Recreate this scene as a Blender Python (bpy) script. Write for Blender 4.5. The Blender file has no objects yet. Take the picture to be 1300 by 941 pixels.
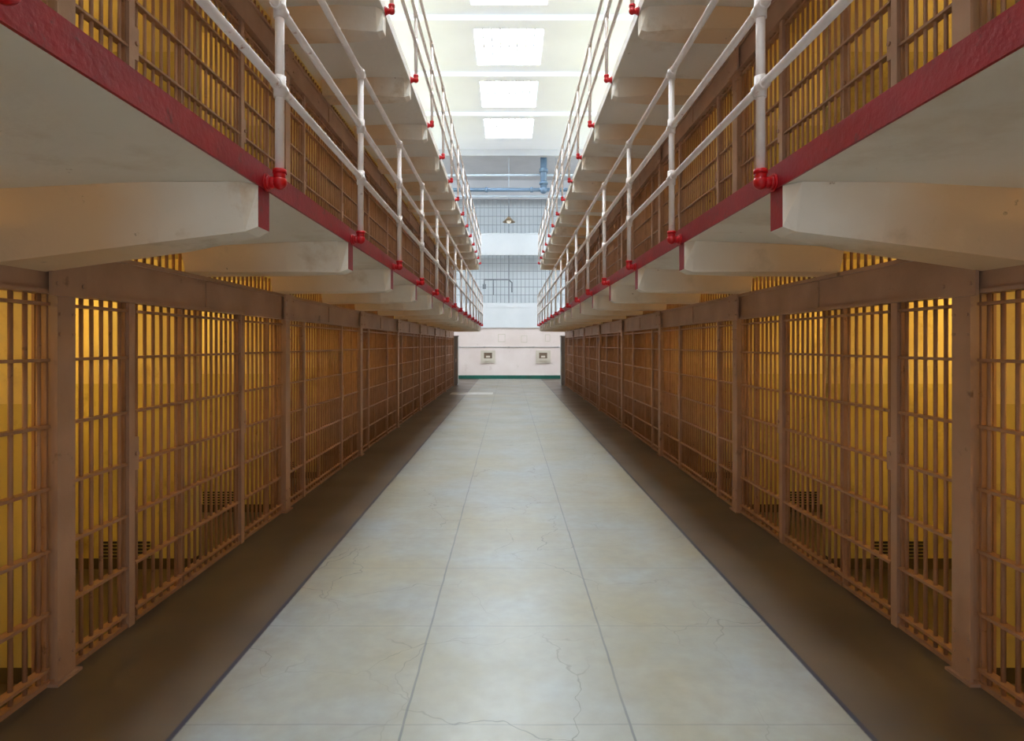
import bpy, math, random
from mathutils import Vector
random.seed(4)
scene = bpy.context.scene
COL = scene.collection

# ------------------------------------------------------------------ helpers
class MB:
    def __init__(s): s.v=[]; s.f=[]; s.m=[]; s.sm=[]
    def hexa(s,P,m=0):
        b=len(s.v); s.v+=[tuple(p) for p in P]
        for i,f in enumerate([(0,3,2,1),(4,5,6,7),(0,1,5,4),(1,2,6,5),(2,3,7,6),(3,0,4,7)]):
            s.f.append(tuple(b+q for q in f)); s.m.append(m); s.sm.append(False)
    def box(s,x0,x1,y0,y1,z0,z1,m=0):
        if x0>x1: x0,x1=x1,x0
        if y0>y1: y0,y1=y1,y0
        s.hexa([(x0,y0,z0),(x1,y0,z0),(x1,y1,z0),(x0,y1,z0),(x0,y0,z1),(x1,y0,z1),(x1,y1,z1),(x0,y1,z1)],m)
    def loft(s,secs,m=0,m0=None):
        b=len(s.v)
        for r in secs: s.v+=[tuple(p) for p in r]
        n=len(secs[0])
        s.f.append(tuple(b+i for i in range(n))); s.m.append(m if m0 is None else m0); s.sm.append(False)
        l=b+(len(secs)-1)*n
        s.f.append(tuple(l+i for i in reversed(range(n)))); s.m.append(m); s.sm.append(False)
        for k in range(len(secs)-1):
            for i in range(n):
                j=(i+1)%n
                s.f.append((b+k*n+i,b+(k+1)*n+i,b+(k+1)*n+j,b+k*n+j)); s.m.append(m); s.sm.append(False)
    def prism_y(s,pts,y0,y1,mats=None,m=0):
        n=len(pts); b=len(s.v)
        area=sum(pts[i][0]*pts[(i+1)%n][1]-pts[(i+1)%n][0]*pts[i][1] for i in range(n))
        idx=list(range(n))
        if area<0: idx=idx[::-1]
        P=[pts[i] for i in idx]
        s.v+=[(x,y0,z) for x,z in P]+[(x,y1,z) for x,z in P]
        s.f.append(tuple(b+i for i in range(n))); s.m.append(m); s.sm.append(False)
        s.f.append(tuple(b+n+i for i in reversed(range(n)))); s.m.append(m); s.sm.append(False)
        for i in range(n):
            j=(i+1)%n
            s.f.append((b+i,b+n+i,b+n+j,b+j))
            mm=m
            if mats:
                a,c=idx[i],idx[j]
                mm=mats.get((a,c),mats.get((c,a),m))
            s.m.append(mm); s.sm.append(False)
    def cyl(s,p0,p1,r,n=10,m=0,r1=None,caps=True):
        p0=Vector(p0);p1=Vector(p1); d=(p1-p0).normalized()
        a=d.orthogonal().normalized(); c=d.cross(a)
        if r1 is None: r1=r
        b=len(s.v)
        for p,rr in ((p0,r),(p1,r1)):
            for i in range(n):
                t=2*math.pi*i/n
                s.v.append(tuple(p+a*math.cos(t)*rr+c*math.sin(t)*rr))
        for i in range(n):
            j=(i+1)%n
            s.f.append((b+i,b+j,b+n+j,b+n+i)); s.m.append(m); s.sm.append(True)
        if caps:
            s.f.append(tuple(b+i for i in reversed(range(n)))); s.m.append(m); s.sm.append(False)
            s.f.append(tuple(b+n+i for i in range(n))); s.m.append(m); s.sm.append(False)
    def ball(s,c,r,n=12,k=8,m=0,sc=(1,1,1)):
        b=len(s.v)
        for i in range(1,k):
            ph=math.pi*i/k
            for j in range(n):
                t=2*math.pi*j/n
                s.v.append((c[0]+r*sc[0]*math.sin(ph)*math.cos(t),c[1]+r*sc[1]*math.sin(ph)*math.sin(t),c[2]+r*sc[2]*math.cos(ph)))
        top=len(s.v); s.v.append((c[0],c[1],c[2]+r*sc[2])); s.v.append((c[0],c[1],c[2]-r*sc[2]))
        for i in range(k-2):
            for j in range(n):
                q=(j+1)%n
                s.f.append((b+i*n+j,b+(i+1)*n+j,b+(i+1)*n+q,b+i*n+q)); s.m.append(m); s.sm.append(True)
        for j in range(n):
            q=(j+1)%n
            s.f.append((top,b+j,b+q)); s.m.append(m); s.sm.append(True)
            s.f.append((top+1,b+(k-2)*n+q,b+(k-2)*n+j)); s.m.append(m); s.sm.append(True)
    def mesh(s,name,mats):
        me=bpy.data.meshes.new(name); me.from_pydata(s.v,[],s.f)
        for mt in mats: me.materials.append(mt)
        me.polygons.foreach_set('material_index',s.m)
        me.polygons.foreach_set('use_smooth',s.sm)
        me.update(); return me
def obj(name,data,parent=None,loc=(0,0,0),label=None,cat=None,kind=None,group=None):
    o=bpy.data.objects.new(name,data); COL.objects.link(o); o.location=loc
    if parent: o.parent=parent
    if label: o['label']=label
    if cat: o['category']=cat
    if kind: o['kind']=kind
    if group: o['group']=group
    return o

# ------------------------------------------------------------------ materials
def mat(name,c1,c2=None,scale=4,rough=.6,bump=.15,bscale=30,stain=None,stain_amt=.35,spec=.4,stretch=(1,1,1),xgrad=None,soft=.10,fine=None):
    m=bpy.data.materials.new(name); m.use_nodes=True; nt=m.node_tree; N=nt.nodes; L=nt.links
    bs=N['Principled BSDF']; bs.inputs['Roughness'].default_value=rough
    bs.inputs['Specular IOR Level'].default_value=spec
    geo=N.new('ShaderNodeNewGeometry'); mp=N.new('ShaderNodeMapping'); mp.inputs['Scale'].default_value=stretch
    L.new(geo.outputs['Position'],mp.inputs['Vector'])
    n1=N.new('ShaderNodeTexNoise'); n1.inputs['Scale'].default_value=scale; n1.inputs['Detail'].default_value=6
    L.new(mp.outputs[0],n1.inputs['Vector'])
    r=N.new('ShaderNodeMapRange'); r.inputs[1].default_value=.3; r.inputs[2].default_value=.7
    L.new(n1.outputs[0],r.inputs[0])
    mx=N.new('ShaderNodeMix'); mx.data_type='RGBA'
    mx.inputs[6].default_value=(*c1,1); mx.inputs[7].default_value=(*(c2 or c1),1)
    L.new(r.outputs[0],mx.inputs[0]); out=mx.outputs[2]
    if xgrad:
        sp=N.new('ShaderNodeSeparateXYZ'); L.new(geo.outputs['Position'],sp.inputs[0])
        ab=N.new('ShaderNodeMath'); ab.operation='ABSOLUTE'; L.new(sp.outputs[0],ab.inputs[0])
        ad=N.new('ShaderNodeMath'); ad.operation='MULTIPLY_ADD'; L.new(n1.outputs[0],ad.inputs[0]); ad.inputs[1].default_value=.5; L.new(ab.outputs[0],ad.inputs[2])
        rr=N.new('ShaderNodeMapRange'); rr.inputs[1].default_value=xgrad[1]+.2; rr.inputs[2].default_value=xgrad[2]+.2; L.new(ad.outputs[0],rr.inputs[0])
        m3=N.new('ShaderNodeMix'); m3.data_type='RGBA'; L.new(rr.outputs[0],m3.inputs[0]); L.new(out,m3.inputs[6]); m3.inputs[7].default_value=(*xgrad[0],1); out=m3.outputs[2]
    def layer(out,col,sc,a,bb,amt):
        n2=N.new('ShaderNodeTexNoise'); n2.inputs['Scale'].default_value=sc; n2.inputs['Detail'].default_value=9; n2.inputs['Roughness'].default_value=.65
        L.new(mp.outputs[0],n2.inputs['Vector'])
        r2=N.new('ShaderNodeMapRange'); r2.inputs[1].default_value=a; r2.inputs[2].default_value=bb; r2.inputs[4].default_value=amt
        L.new(n2.outputs[0],r2.inputs[0])
        m2=N.new('ShaderNodeMix'); m2.data_type='RGBA'; L.new(r2.outputs[0],m2.inputs[0]); L.new(out,m2.inputs[6]); m2.inputs[7].default_value=(*col,1); return m2.outputs[2]
    if stain: out=layer(out,stain,scale*1.9,1-stain_amt-.02,1-stain_amt-.02+soft,1)
    if fine: out=layer(out,fine[0],fine[1],fine[2],fine[2]+.03,.8)
    L.new(out,bs.inputs['Base Color'])
    if bump:
        n3=N.new('ShaderNodeTexNoise'); n3.inputs['Scale'].default_value=bscale; n3.inputs['Detail'].default_value=4
        L.new(mp.outputs[0],n3.inputs['Vector'])
        bp=N.new('ShaderNodeBump'); bp.inputs['Strength'].default_value=bump; bp.inputs['Distance'].default_value=.01
        L.new(n3.outputs[0],bp.inputs['Height']); L.new(bp.outputs[0],bs.inputs['Normal'])
    return m
M_brown=mat('tan_steel_paint',(.50,.30,.195),(.39,.23,.145),3,.45,.12,40,(.17,.09,.05),.35)
M_bars=mat('bar_paint',(.43,.235,.135),(.33,.175,.095),6,.42,.1,60,(.14,.065,.032),.35)
M_conc=mat('gallery_concrete',(.84,.80,.72),(.72,.67,.58),.7,.7,.3,14,(.56,.46,.33),.43,soft=.25,fine=((.38,.31,.22),7,.69))
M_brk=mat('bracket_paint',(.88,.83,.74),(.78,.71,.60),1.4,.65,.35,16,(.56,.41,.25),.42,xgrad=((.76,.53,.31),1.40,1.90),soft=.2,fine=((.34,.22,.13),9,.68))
M_edge=mat('pale_edge_paint',(.88,.85,.80),(.78,.74,.68),1.5,.6,.3,16,(.5,.38,.26),.36)
M_walk=mat('walkway_top',(.30,.27,.24),(.22,.2,.18),2,.7,.2)
M_red=mat('red_paint',(.34,.006,.014),(.25,.005,.012),7,.4,.2,40,(.13,.02,.025),.40,fine=((.20,.13,.12),14,.70))
M_redg=mat('red_gloss',(.56,.005,.008),(.42,.006,.01),9,.34,.1,40)
M_white=mat('white_pipe_paint',(.86,.79,.75),(.75,.66,.61),9,.36,.15,60,(.42,.2,.13),.36)
M_cream=mat('cell_cream',(.88,.77,.38),(.74,.60,.25),1.6,.7,.15,20,(.52,.37,.14),.40,soft=.2)
M_olive=mat('cell_olive',(.74,.63,.22),(.58,.47,.15),1.6,.7,.15,20,(.32,.23,.08),.42,soft=.2)
M_black=mat('cell_base_dark',(.12,.09,.045),(.08,.06,.035),4,.6)
M_vent=mat('vent_black',(.045,.038,.028),(.06,.05,.035),4,.6)
M_ceil=mat('ceiling_white',(.78,.82,.90),(.74,.78,.86),.7,.8,.1,10)
M_ceilg=mat('ceiling_grey',(.46,.47,.49),(.38,.39,.41),.7,.8,.1,10)
M_endw=mat('end_wall_white',(.84,.75,.71),(.75,.65,.60),.9,.7,.1,10,(.52,.41,.35),.38,soft=.2)
M_par=mat('parapet_white',(.76,.80,.82),(.68,.73,.75),.9,.6,.1,10)
M_green=mat('green_paint',(.01,.12,.085),(.015,.09,.065),3,.4)
M_gray=mat('grey_steel',(.20,.22,.24),(.14,.16,.18),3,.5)
M_cab=mat('cabinet_grey',(.34,.33,.32),(.27,.26,.25),3,.5)
M_cond=mat('conduit_grey',(.42,.40,.39),(.36,.34,.33),3,.5)
M_grille=mat('grille_grey',(.30,.33,.36),(.24,.28,.31),3,.5)
M_dark=mat('dark_hatch',(.16,.11,.075),(.20,.14,.09),3,.5)
M_tan=mat('hatch_frame',(.66,.60,.50),(.58,.52,.42),3,.5)
M_blue=mat('blue_pipe_paint',(.11,.17,.24),(.08,.13,.19),2,.4)
M_pale=mat('pale_blue_pipe',(.46,.53,.59),(.40,.47,.53),2,.4)
M_shade=mat('lamp_shade_enamel',(.22,.16,.09),(.17,.12,.07),5,.35)
M_mark=mat('pale_floor_paint',(.62,.62,.60),(.5,.5,.48),8,.5,.05)
def emis(name,c,s):
    m=bpy.data.materials.new(name); m.use_nodes=True; b=m.node_tree.nodes['Principled BSDF']
    n=m.node_tree.nodes.new('ShaderNodeTexNoise'); n.inputs['Scale'].default_value=.8
    mr=m.node_tree.nodes.new('ShaderNodeMapRange'); mr.inputs[3].default_value=s*.85; mr.inputs[4].default_value=s*1.15
    m.node_tree.links.new(n.outputs[0],mr.inputs[0]); m.node_tree.links.new(mr.outputs[0],b.inputs['Emission Strength'])
    b.inputs['Base Color'].default_value=(.8,.8,.8,1); b.inputs['Emission Color'].default_value=(*c,1)
    return m
M_sky=emis('skylight_glass',(.82,.92,1.0),30)
M_bulb=emis('bulb_glow',(1,.93,.75),.5)

def floor_mat():
    m=bpy.data.materials.new('polished_concrete_floor'); m.use_nodes=True; nt=m.node_tree; N=nt.nodes; L=nt.links
    bs=N['Principled BSDF']
    def math_(op,a,b=None,c=None):
        n=N.new('ShaderNodeMath'); n.operation=op
        for i,q in enumerate((a,b,c)):
            if q is None: continue
            if isinstance(q,(int,float)): n.inputs[i].default_value=q
            else: L.new(q,n.inputs[i])
        return n.outputs[0]
    geo=N.new('ShaderNodeNewGeometry'); sp=N.new('ShaderNodeSeparateXYZ'); L.new(geo.outputs['Position'],sp.inputs[0])
    P=geo.outputs['Position']
    def noise(scale,detail=5,vec=None,rough=.55):
        n=N.new('ShaderNodeTexNoise'); n.inputs['Scale'].default_value=scale; n.inputs['Detail'].default_value=detail; n.inputs['Roughness'].default_value=rough
        L.new(vec or P,n.inputs['Vector']); return n
    def mapr(v,a,b,c=0,d=1):
        n=N.new('ShaderNodeMapRange'); L.new(v,n.inputs[0])
        for i,q in enumerate((a,b,c,d)): n.inputs[i+1].default_value=q
        return n.outputs[0]
    def mix(f,a,b,t='MIX'):
        n=N.new('ShaderNodeMix'); n.data_type='RGBA'; n.blend_type=t
        if isinstance(f,(int,float)): n.inputs[0].default_value=f
        else: L.new(f,n.inputs[0])
        for i,q in ((6,a),(7,b)):
            if isinstance(q,tuple): n.inputs[i].default_value=(*q,1)
            else: L.new(q,n.inputs[i])
        return n.outputs[2]
    wob=mapr(noise(3.0,3).outputs[0],0,1,-.008,.008)
    x=math_('ADD',sp.outputs[0],wob); y=math_('ADD',sp.outputs[1],wob)
    def line(v,c,w):
        d=math_('ABSOLUTE',math_('SUBTRACT',v,c))
        return mapr(d,w*.6,w*1.3,1,0)
    j=math_('MAXIMUM',line(x,-.47,.006),line(x,.54,.006))
    fy=math_('FRACT',math_('DIVIDE',math_('ADD',y,.13),.93)); dy=math_('ABSOLUTE',math_('SUBTRACT',fy,.5))
    j2=mapr(dy,.4925,.498,0,1)
    j=math_('MULTIPLY',math_('MAXIMUM',j,math_('MULTIPLY',j2,.5)),mapr(noise(2.2,3).outputs[0],.3,.6,.6,1))
    blue=math_('MAXIMUM',line(sp.outputs[0],-1.46,.014),line(sp.outputs[0],1.57,.014))
    tx=math_('ADD',math_('ADD',math_('GREATER_THAN',x,-.47),math_('GREATER_THAN',x,.54)),math_('ADD',math_('GREATER_THAN',x,-1.46),math_('GREATER_THAN',x,1.57)))
    ty=math_('FLOOR',math_('DIVIDE',math_('ADD',y,.13+.465),.93))
    cb=N.new('ShaderNodeCombineXYZ'); L.new(tx,cb.inputs[0]); L.new(ty,cb.inputs[1])
    wn=N.new('ShaderNodeTexWhiteNoise'); L.new(cb.outputs[0],wn.inputs['Vector'])
    big=noise(1.0,4,rough=.5).outputs[0]
    base=mix(mapr(big,.33,.67),(.29,.258,.175),(.275,.31,.335))
    base=mix(mapr(noise(3.0,5,rough=.55).outputs[0],.35,.75,0,.60),base,(.235,.20,.12))
    base=mix(mapr(noise(11,4,rough=.55).outputs[0],.3,.8,0,.45),base,(.165,.16,.14))
    base=mix(mapr(wn.outputs[0],0,1,0,.28),base,(.235,.215,.15))
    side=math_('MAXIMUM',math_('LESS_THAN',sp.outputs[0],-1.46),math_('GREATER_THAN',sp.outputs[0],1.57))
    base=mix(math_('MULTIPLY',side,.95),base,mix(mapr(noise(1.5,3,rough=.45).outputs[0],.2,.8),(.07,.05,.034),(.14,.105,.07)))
    dn=noise(1.6,4); ad=N.new('ShaderNodeVectorMath'); ad.operation='MULTIPLY_ADD'; L.new(dn.outputs['Color'],ad.inputs[0]); ad.inputs[1].default_value=(.7,.7,0); L.new(P,ad.inputs[2])
    vo=N.new('ShaderNodeTexVoronoi'); vo.feature='DISTANCE_TO_EDGE'; vo.inputs['Scale'].default_value=1.3; L.new(ad.outputs[0],vo.inputs['Vector'])
    cr=mapr(vo.outputs['Distance'],.001,.0055,1,0)
    cr=math_('MULTIPLY',cr,mapr(noise(.6,2).outputs[0],.42,.54,0,.75))
    base=mix(math_('MULTIPLY',cr,math_('SUBTRACT',1,side)),base,(.10,.095,.08))
    base=mix(math_('MULTIPLY',j,.75),base,(.07,.08,.095))
    base=mix(blue,base,(.028,.036,.062))
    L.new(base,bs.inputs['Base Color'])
    L.new(mapr(noise(1.2,2,rough=.4).outputs[0],.3,.7,.345,.42),bs.inputs['Roughness'])
    bs.inputs['Specular IOR Level'].default_value=.62
    h=mapr(noise(6,3).outputs[0],0,1,0,.3)
    bp=N.new('ShaderNodeBump'); bp.inputs['Strength'].default_value=.15; bp.inputs['Distance'].default_value=.01; L.new(h,bp.inputs['Height']); L.new(bp.outputs[0],bs.inputs['Normal'])
    return m
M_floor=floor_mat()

# ------------------------------------------------------------------ dimensions
W={-1:2.31,1:2.36}
BAY=3.04; COL0=-.01; NB=8
YEND=COL0+BAY*NB
DEPTH=2.7
PITCH=2.5
XE={(2,-1):1.145,(2,1):1.25,(3,-1):1.22,(3,1):1.28}
XP={k:v-.075 for k,v in XE.items()}
BY=[2.78+1.52*k for k in range(-2,15)]
CEIL=9.74
YW=29.2
SIDE={-1:'left',1:'right'}

# ------------------------------------------------------------------ shell
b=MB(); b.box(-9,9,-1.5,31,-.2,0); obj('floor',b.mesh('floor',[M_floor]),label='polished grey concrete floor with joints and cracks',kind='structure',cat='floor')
SKW=1.80; SKL=1.95; sky_y=sorted([15.2-3.04*k for k in range(5,-1,-1)]+[18.24,21.28])
b=MB(); hw=SKW/2
b.box(-9,-hw,-1.5,24.6,CEIL,CEIL+.5); b.box(hw,9,-1.5,24.6,CEIL,CEIL+.5)
prev=-1.5
for y in sky_y:
    if y>prev: b.box(-hw,hw,prev,y,CEIL,CEIL+.5)
    prev=y+SKL
b.box(-hw,hw,prev,24.6,CEIL,CEIL+.5)
for y in sky_y:
    b.box(-9,9,y-.68,y-.44,CEIL-.14,CEIL)
obj('ceiling',b.mesh('ceiling',[M_ceil]),label='white painted ceiling with skylight wells',kind='structure',cat='ceiling')
b=MB(); b.box(-9,9,24.6,31,CEIL,CEIL+.5); b.box(-9,9,24.6,24.85,CEIL-.25,CEIL)  # darker grey material puts the aisle's unlit tone into the ceiling colour
obj('ceiling.001',b.mesh('ceiling',[M_ceilg]),label='ceiling over the end aisle, unlit tone painted as grey',kind='structure',cat='ceiling')
for i,y in enumerate(sky_y):
    e=obj('window_%d'%(i+1),None,loc=(0,y+SKL/2,CEIL),label='bright skylight with steel glazing bars in ceiling',kind='structure',cat='skylight')
    g=MB(); g.box(-hw,hw,-SKL/2,SKL/2,.12,.14); obj('glass',g.mesh('glass',[M_sky]),e)
    g=MB()
    for k in range(9):
        xx=-hw+SKW*k/8; g.box(xx-.022,xx+.022,-SKL/2,SKL/2,.06,.11)
    for k in range(3):
        yy=-SKL/2+SKL*k/2; g.box(-hw,hw,yy-.03,yy+.03,.05,.11)
    obj('glazing_frame',g.mesh('glazing_frame',[M_ceil]),e)

for s in (-1,1):
    w=W[s]; sd=SIDE[s]
    b=MB()
    for t in range(3):
        z=t*PITCH+(.01 if t else 0)
        x0,x1=s*(w+DEPTH),s*(w+DEPTH+.2)
        b.box(x0,x1,COL0-1,YEND,z,z+.1,2); b.box(x0,x1,COL0-1,YEND,z+.1,z+1.4,1); b.box(x0,x1,COL0-1,YEND,z+1.4,z+PITCH,0)
    obj('wall_'+sd,b.mesh('wall',[M_cream,M_olive,M_black]),label='rear wall of the cells, cream over olive paint',kind='structure',cat='wall')
    for k in range(NB*2+1):
        y=COL0+k*BAY/2
        b=MB(); last=(k==NB*2)
        for t in range(3):
            z=t*PITCH+(.01 if t else 0); zt=z+2.34
            x0,x1=s*(w+.07),s*(w+DEPTH)
            b.box(x0,x1,y-.05,y+.05,z,z+.08,2); b.box(x0,x1,y-.05,y+.05,z+.08,z+1.4,1); b.box(x0,x1,y-.05,y+.05,z+1.4,zt,0)
            if not last and k>0:
                for q in range(5): b.box(s*(w+.40),s*(w+.78),y-.058,y-.05,z+.09+q*.026,z+.105+q*.026,4)
        if last: b.box(s*(w+.07),s*(w+DEPTH+.2),y+.05,y+.15,0,7.5,3)
        obj('wall_partition',b.mesh('wall_partition',[M_cream,M_olive,M_black,M_endw,M_vent]),label='cell partition wall, cream over olive with low dark vent',kind='structure',cat='wall')
    for t in (1,2,3):
        b=MB(); z=t*PITCH+.01
        b.box(s*(w+.001),s*(w+DEPTH+.2),COL0-1,YEND+.15,z-.15,z)
        obj('ceiling_tier',b.mesh('ceiling_tier',[M_cream]),label='concrete slab between stacked cells',kind='structure',cat='ceiling')

# ------------------------------------------------------------------ cell fronts
R=.0112
def grille(b,s,y0,y1,z0,z1,rows,x=0,pitch=.083,f0=True,f1=True,n=8,m=0,fl=.0075):
    cnt=max(1,round((y1-y0)/pitch))
    for i in range(cnt):
        y=y0+(i+.5)*(y1-y0)/cnt
        b.cyl((s*x,y,z0),(s*x,y,z1),R,n,m)
    for z in rows: b.box(s*-.028,s*.022,y0,y1,z-fl,z+fl,m)
    if f0: b.box(s*(x-.014),s*(x+.014),y0-.004,y0+.010,z0,z1,m)
    if f1: b.box(s*(x-.014),s*(x+.014),y1-.010,y1+.004,z0,z1,m)
rowsA=[.08,.36,.67,.98,1.29,1.62,1.90]
parts={}
for s in (-1,1):
    P=[]
    b=MB()
    b.box(s*-.045,s*.055,-.038,.038,0,2.2); b.box(s*-.06,s*-.045,-.062,.062,0,2.2); b.box(s*.055,s*.07,-.062,.062,0,2.34)
    b.box(s*-.08,s*.07,-.085,.085,0,.015)
    for z in (.12,.22,1.75,1.85):
        for yy in (-.045,.045): b.cyl((s*-.059,yy,z),(s*-.068,yy,z),.009,8)
    P.append(('column',b.mesh('column',[M_brown]),None))
    b=MB()
    b.box(s*-.04,s*.04,.06,BAY-.06,1.97,2.175); b.box(s*-.062,s*.04,.06,BAY-.06,2.175,2.2); b.box(s*-.055,s*.04,.06,BAY-.06,1.95,1.97)
    b.box(s*-.08,s*-.0625,-.12,.12,1.94,2.205)
    for yy in (-.09,.09):
        for z in (2.0,2.14): b.cyl((s*-.08,yy,z),(s*-.09,yy,z),.011,8)
    b.box(s*-.05,s*-.04,BAY/2-.1,BAY/2+.1,1.975,2.17)
    P.append(('header_beam',b.mesh('header_beam',[M_brown]),None))
    def post(y,wd,name='post',dx=.030):
        q=MB(); q.box(s*-dx,s*.03,y-wd/2,y+wd/2,0,1.949); q.box(s*(-dx-.006),s*-dx,y-wd/2-.005,y+wd/2+.005,.0,1.949)
        P.append((name,q.mesh(name,[M_brown]),None))
    post(.565,.045); post(2.06,.045)
    for (a,c,f0,f1) in ((.066,.54,1,1),(1.15,2.03,0,1),(2.645,2.975,0,1)):
        b=MB(); grille(b,s,a,c,.02,1.949,rowsA,f0=f0,f1=f1); b.box(s*-.025,s*.025,a,c,.0,.024)
        P.append(('bar_panel',b.mesh('bar_panel',[M_bars]),None))
    for (a,c) in ((.597,1.148),(2.095,2.643)):
        b=MB(); grille(b,s,a+.02,c,.02,1.949,rowsA,x=.002,f0=False,f1=False)
        b.box(s*-.020,s*.018,a,a+.022,.006,1.949); b.box(s*-.020,s*.018,c-.014,c,.006,1.949); b.box(s*-.025,s*.025,a+.022,c-.014,.004,.024)
        P.append(('cell_door',b.mesh('cell_door',[M_bars]),None))
        q=MB(); q.box(s*-.029,s*.03,a-.005,a+.045,.93,1.13); q.cyl((s*-.029,a+.02,1.03),(s*-.040,a+.02,1.03),.014,10)
        P.append(('lock_plate',q.mesh('lock_plate',[M_brown]),'cell_door'))
    b=MB(); grille(b,s,.07,BAY-.07,2.2,2.34,[],f0=False,f1=False,x=.02)
    P.append(('transom_grille',b.mesh('transom_grille',[M_bars]),None))
    parts[s]=P
tiername={0:'ground tier',1:'middle tier',2:'top tier'}
for s in (-1,1):
    for t in range(3):
        for k in range(NB):
            z=t*PITCH+(.01 if t else 0)
            e=obj('cell_front',None,loc=(s*W[s],COL0+k*BAY,z),cat='cell bars',
                  label='tan-brown steel barred cell front on the '+tiername[t],group='barred cell fronts on the '+tiername[t])
            last=None
            for nm,me,par in parts[s]:
                p=last if par else e
                o=obj(nm,me,p)
                if nm=='cell_door': last=o
            if k==NB-1: obj('column',parts[s][0][1],e,(0,BAY,0))

# ------------------------------------------------------------------ walkways and railings
for t in (2,3):
    dz=(t-2)*PITCH
    for s in (-1,1):
        xe=XE[(t,s)]; w=W[s]; xp=XP[(t,s)]
        tn='middle' if t==2 else 'top'
        e=obj('gallery_walkway',None,loc=(s*xe,0,2.51+dz),cat='walkway',
              label='cantilevered concrete walkway with %s edge outside the %s tier cells'%('red painted' if t==2 else 'pale painted',tn),group='concrete gallery walkways')
        X=lambda x:s*(x-xe)
        b=MB()
        b.prism_y([(X(xe),0),(X(xe),-.085),(X(w),-.15),(X(w),0)],-1.2,YEND+.1,mats={(3,0):1},m=0)
        obj('slab',b.mesh('slab',[M_conc,M_walk]),e)
        b=MB(); b.box(X(xe-.012),X(xe-.0005),-1.2,YEND+.1,-.088,.022); b.box(X(xe-.0005),X(xe+.03),-1.2,YEND+.1,.001,.022)
        obj('edge_trim',b.mesh('edge_trim',[M_red if t==2 else M_edge]),e,label='chipped red painted edge' if t==2 else 'pale painted edge')
        def brk(h,ext):
            b=MB(); xs=[xe-.004,xe+.05,xe+.40,w+ext]
            hwid=[.07,.085,.15,.19 if h else .17]
            zb=[-.275,-.30,-.305-h*.26,-.31-h]
            zt=lambda x:-.085-.065*min(1,(x-xe)/(w-xe))-.002
            secs=[]
            for x,q,z in zip(xs,hwid,zb):
                ring=[(X(x),-q,z),(X(x),q*.8,z),(X(x),q*.8+.03*(q>.07),zt(max(x,xe))),(X(x),-q-.06*(q>.08),zt(max(x,xe)))]
                secs.append(ring if s<0 else ring[::-1])
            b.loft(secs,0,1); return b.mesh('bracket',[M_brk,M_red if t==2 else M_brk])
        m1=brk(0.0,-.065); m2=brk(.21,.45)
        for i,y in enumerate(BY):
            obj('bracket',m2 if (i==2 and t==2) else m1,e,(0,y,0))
        r=obj('railing',None,loc=(s*xp,0,2.455+dz),cat='railing',
              label='white painted pipe railing with red elbows along the %s tier walkway'%tn,group='pipe railings on the galleries')
        b=MB(); b.cyl((0,0,.03),(0,0,1.205),.021,14)
        for z in (.445,.815,1.205):
            b.cyl((0,0,z-.05),(0,0,z+.05 if z<1.2 else z+.02),.028,14); b.cyl((0,-.05,z),(0,.05,z),.027,14); b.ball((0,0,z),.032,12,8)
        mp_=b.mesh('post',[M_white])
        b=MB(); b.cyl((0,0,.0),(0,0,.055),.028,14); b.cyl((0,0,.04),(0,0,.06),.032,14); b.ball((0,0,0),.034,14,8)
        b.cyl((0,0,0),(s*.065,0,0),.027,14); b.cyl((s*.04,0,0),(s*.062,0,0),.034,14); b.cyl((s*.056,0,0),(s*.064,0,0),.042,16)
        mel=b.mesh('elbow_fitting',[M_redg])
        for y in BY:
            obj('post',mp_,r,(0,y,0)); obj('elbow_fitting',mel,r,(0,y,0),label='glossy red pipe elbow')
        for z in (.445,.815,1.205):
            b=MB(); b.cyl((0,-1.2,0),(0,BY[-1]+.02,0),.0205,14)
            obj('rail',b.mesh('rail',[M_white]),r,(0,0,z))

# ------------------------------------------------------------------ far end
b=MB(); b.box(-9,9,YW,YW+.25,0,3.47); obj('wall_end',b.mesh('wall_end',[M_endw]),label='white painted end wall below the barred gallery',kind='structure',cat='wall')
b=MB(); b.box(-9,9,YW+1.45,YW+1.6,3.5,CEIL); obj('wall_back',b.mesh('wall_back',[M_par]),label='pale rear wall behind the barred gallery',kind='structure',cat='wall')
b=MB(); b.box(-9,9,YW-.03,YW,0,.17); obj('baseboard_end',b.mesh('baseboard_end',[M_green]),label='dark green painted baseboard',kind='structure',cat='baseboard')
e=obj('guard_gallery',None,loc=(0,YW,3.5),label='two-level barred guard gallery with white parapets above end wall',cat='gallery')
b=MB(); b.box(-6,6,-.1,1.4,-.02,.1); b.box(-6,6,-.1,0,.1,.22); b.box(-6,6,-.08,-.002,-1.0,-.02); obj('lower_slab',b.mesh('lower_slab',[M_par]),e)
b=MB(); b.box(-6,6,-.12,0,2.55,3.56); b.box(-6,6,0,1.4,2.6,2.72); b.box(-6,6,-.16,.02,3.56,3.62)
for i in range(7): b.box(-6+i*2-.03,-6+i*2+.03,-.14,-.12,2.55,3.56)
obj('parapet',b.mesh('parapet',[M_par]),e)
b=MB(); b.box(-6,6,-.1,.1,5.3,CEIL-3.51); obj('soffit_panel',b.mesh('soffit_panel',[M_ceilg]),e)
for z0,z1,nm in ((.22,2.55,'lower_grille'),(3.62,5.3,'upper_grille')):
    b=MB()
    for i in range(61):
        x=-6+i*.2; b.cyl((x,-.02,z0),(x,-.02,z1),.011,6)
    n=int((z1-z0)/.42)
    for i in range(1,n+1):
        z=z0+i*(z1-z0)/(n+1); b.box(-6,6,-.04,0,z-.012,z+.012)
    for i in range(7):
        x=-6+i*2; b.box(x-.03,x+.03,-.06,.02,z0,z1)
    obj(nm,b.mesh(nm,[M_grille]),e)
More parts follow.
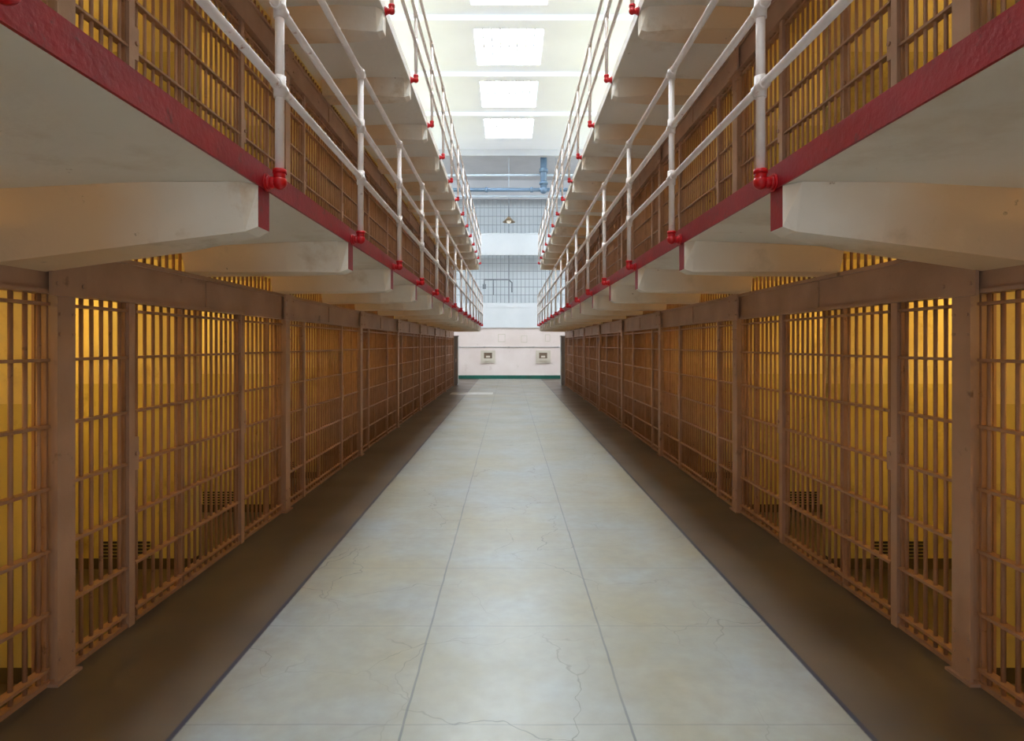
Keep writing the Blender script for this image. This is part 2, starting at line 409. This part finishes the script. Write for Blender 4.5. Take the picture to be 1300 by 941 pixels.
e2=obj('conduit',None,loc=(-.9,YW-.13,4.6),label='dark bent electrical conduit clipped to the gallery bars',cat='conduit')
b=MB()
pts=[(-.3,0,.25),(.9,0,.25),(1.05,0,.1),(1.05,0,-.35)]
for a,c in zip(pts,pts[1:]): b.cyl(a,c,.03,8)
for p in pts: b.ball(p,.034,8,6)
b.cyl((-.3,0,.25),(-.3,0,.0),.03,8); b.cyl((0.15,0,.25),(.15,0,-.5),.022,8)
obj('pipe',b.mesh('pipe',[M_gray]),e2)
b=MB(); b.box(-.38,-.22,-.04,.05,-.2,.02); obj('junction_box',b.mesh('junction_box',[M_gray]),e2)
b=MB(); b.cyl((-2.6,YW-.02,1.55),(2.6,YW-.02,1.55),.02,8)
for x in (-2.4,-1.2,0,1.2,2.4): b.box(x-.05,x+.05,YW-.045,YW,1.52,1.58)
obj('wall_conduit',b.mesh('wall_conduit',[M_cond]),label='thin grey conduit run along the white end wall',cat='conduit')
for x in (-1.02,1.68):
    e=obj('wall_hatch',None,loc=(x,YW,1.08),label='small pale framed dark hatch in white end wall',cat='hatch',group='hatches in the end wall')
    b=MB()
    b.box(-.36,.36,-.06,0,.2,.31); b.box(-.36,.36,-.06,0,-.31,-.2); b.box(-.36,-.2,-.06,0,-.2,.2); b.box(.2,.36,-.06,0,-.2,.2); b.box(-.2,.2,-.12,0,-.2,-.08)
    obj('frame',b.mesh('frame',[M_tan]),e)
    b=MB(); b.box(-.2,.2,-.03,-.005,-.08,.2); b.box(-.1,.1,-.045,-.03,-.04,.05,1); obj('panel',b.mesh('panel',[M_dark,M_tan]),e)
for x,z,wd,h in ((-.35,2.0,.35,.4),(.75,1.95,.3,.35),(1.9,2.0,.25,.35)):
    b=MB(); b.box(x-wd/2,x+wd/2,YW-.03,YW,z-h/2,z+h/2,0); b.box(x-wd/2+.03,x+wd/2-.03,YW-.034,YW-.03,z-h/2+.03,z+h/2-.03,1)
    obj('notice_board',b.mesh('notice_board',[M_tan,M_endw]),label='small pale framed blank notice on end wall',cat='notice',group='notices on the end wall')

for s in (-1,1):
    e=obj('control_cabinet',None,loc=(s*(W[s]+.0),YEND+.45,0),label='tall grey steel cabinet at the end of the cells',cat='cabinet',group='steel cabinets at the cell block ends')
    b=MB(); b.box(-.2,.2,-.2,.2,.06,2.0); b.box(-.22,.22,-.22,.22,2.0,2.05); b.box(-.18,.18,-.18,.18,0,.06)
    o=obj('body',b.mesh('body',[M_cab]),e)
    b=MB(); b.box(-.17,.17,-.215,-.2,.12,1.94); b.box(-.12,.12,-.22,-.215,.3,1.7); d=obj('door',b.mesh('door',[M_cab]),e)
    b=MB(); b.cyl((.13,-.25,.95),(.13,-.25,1.1),.012,8); b.cyl((.13,-.25,.97),(.13,-.215,.97),.01,8); b.cyl((.13,-.25,1.08),(.13,-.215,1.08),.01,8); obj('handle',b.mesh('handle',[M_white]),d)

b=MB(); y=25.0
b.cyl((1.46,y,8.18),(1.46,y,CEIL),.14,16); b.ball((1.46,y,8.18),.17,16,10); b.cyl((1.46,y,8.18),(5,y,8.18),.08,16)
b.cyl((1.46,y,8.9),(1.46,y,9.05),.18,16); b.cyl((1.46,y,8.40),(1.46,y,8.50),.18,16)
b.cyl((-5,y,8.18),(1.46,y,8.18),.08,16)
for x in (-3,-1,.9): b.cyl((x,y,8.18),(x+.12,y,8.18),.11,16)
obj('water_pipe',b.mesh('water_pipe',[M_blue]),label='large blue-grey painted pipe turning up into the ceiling',cat='pipe')
b=MB(); b.cyl((-5,25.3,8.88),(5,25.3,8.88),.05,10); b.cyl((-5,25.3,7.98),(5,25.3,7.98),.06,10)
for x in (-4,-2,0,2,4): b.cyl((x,25.3,7.98),(x,25.3,CEIL),.012,6)
obj('sprinkler_pipe',b.mesh('sprinkler_pipe',[M_pale]),label='thin pale blue pipes hung across below the ceiling',cat='pipe')
e=obj('pendant_lamp',None,loc=(0,26,7.05),label='brown enamel pendant lamp hanging on a thin cord',cat='lamp')
b=MB(); b.cyl((0,0,.22),(0,0,CEIL-7.05),.012,8); obj('cord',b.mesh('cord',[M_gray]),e)
b=MB(); b.cyl((0,0,-.02),(0,0,.1),.28,20,r1=.14,caps=False); b.cyl((0,0,.1),(0,0,.22),.14,20,r1=.04); obj('lamp_shade',b.mesh('lamp_shade',[M_shade]),e)
b=MB(); b.ball((0,0,.02),.1,14,8); obj('bulb',b.mesh('bulb',[M_bulb]),e)
b=MB(); b.box(-2.0,-.55,20.1,20.9,0,.003); obj('floor_marking',b.mesh('floor_marking',[M_mark]),label='pale worn paint rectangle on concrete floor',cat='floor marking')

# ------------------------------------------------------------------ lights
for s in (-1,1):
    for t in range(3):
        for k in range(NB*2):
            if t==2 and k%2: continue
            y=COL0+(k+.5)*BAY/2
            l=bpy.data.lights.new('cell_bulb','POINT'); l.energy=((20 if k<6 else 17),10,5)[t]; l.color=(1,.66,.21); l.shadow_soft_size=.09
            o=bpy.data.objects.new('cell_bulb',l); COL.objects.link(o); o.location=(s*(W[s]+1.3),y,t*PITCH+2.05)
def area(loc,rot,sx,sy,e,c):  # added unseen fill lights, no windows modelled; brighten ceiling and end aisle
    l=bpy.data.lights.new('outer_window_fill','AREA'); l.shape='RECTANGLE'; l.size=sx; l.size_y=sy; l.energy=e; l.color=c
    o=bpy.data.objects.new('outer_window_fill',l); COL.objects.link(o); o.location=loc; o.rotation_euler=rot
for s in (-1,1):
    area((s*8.8,12,8.4),(math.radians(102),0,math.radians(90)*s),26,1.8,1850,(.80,.90,1))
    area((s*8.8,27,4.5),(math.radians(90),0,math.radians(90)*s),3.5,7,310,(.96,.98,1))
wd=bpy.data.worlds.new('World'); scene.world=wd; wd.use_nodes=True
bg=wd.node_tree.nodes['Background']; bg.inputs[0].default_value=(.92,.96,1,1); bg.inputs[1].default_value=.78

# ------------------------------------------------------------------ camera
cam=bpy.data.cameras.new('camera'); co=bpy.data.objects.new('camera',cam); COL.objects.link(co)
co.location=(0,0,1.7); co.rotation_euler=(math.pi/2,0,0)
cam.sensor_width=36; cam.lens=756/1300*36; cam.shift_x=4/1300; cam.shift_y=-33.5/1300; cam.clip_start=.05; cam.clip_end=200
scene.camera=co
scene.view_settings.view_transform='Standard'
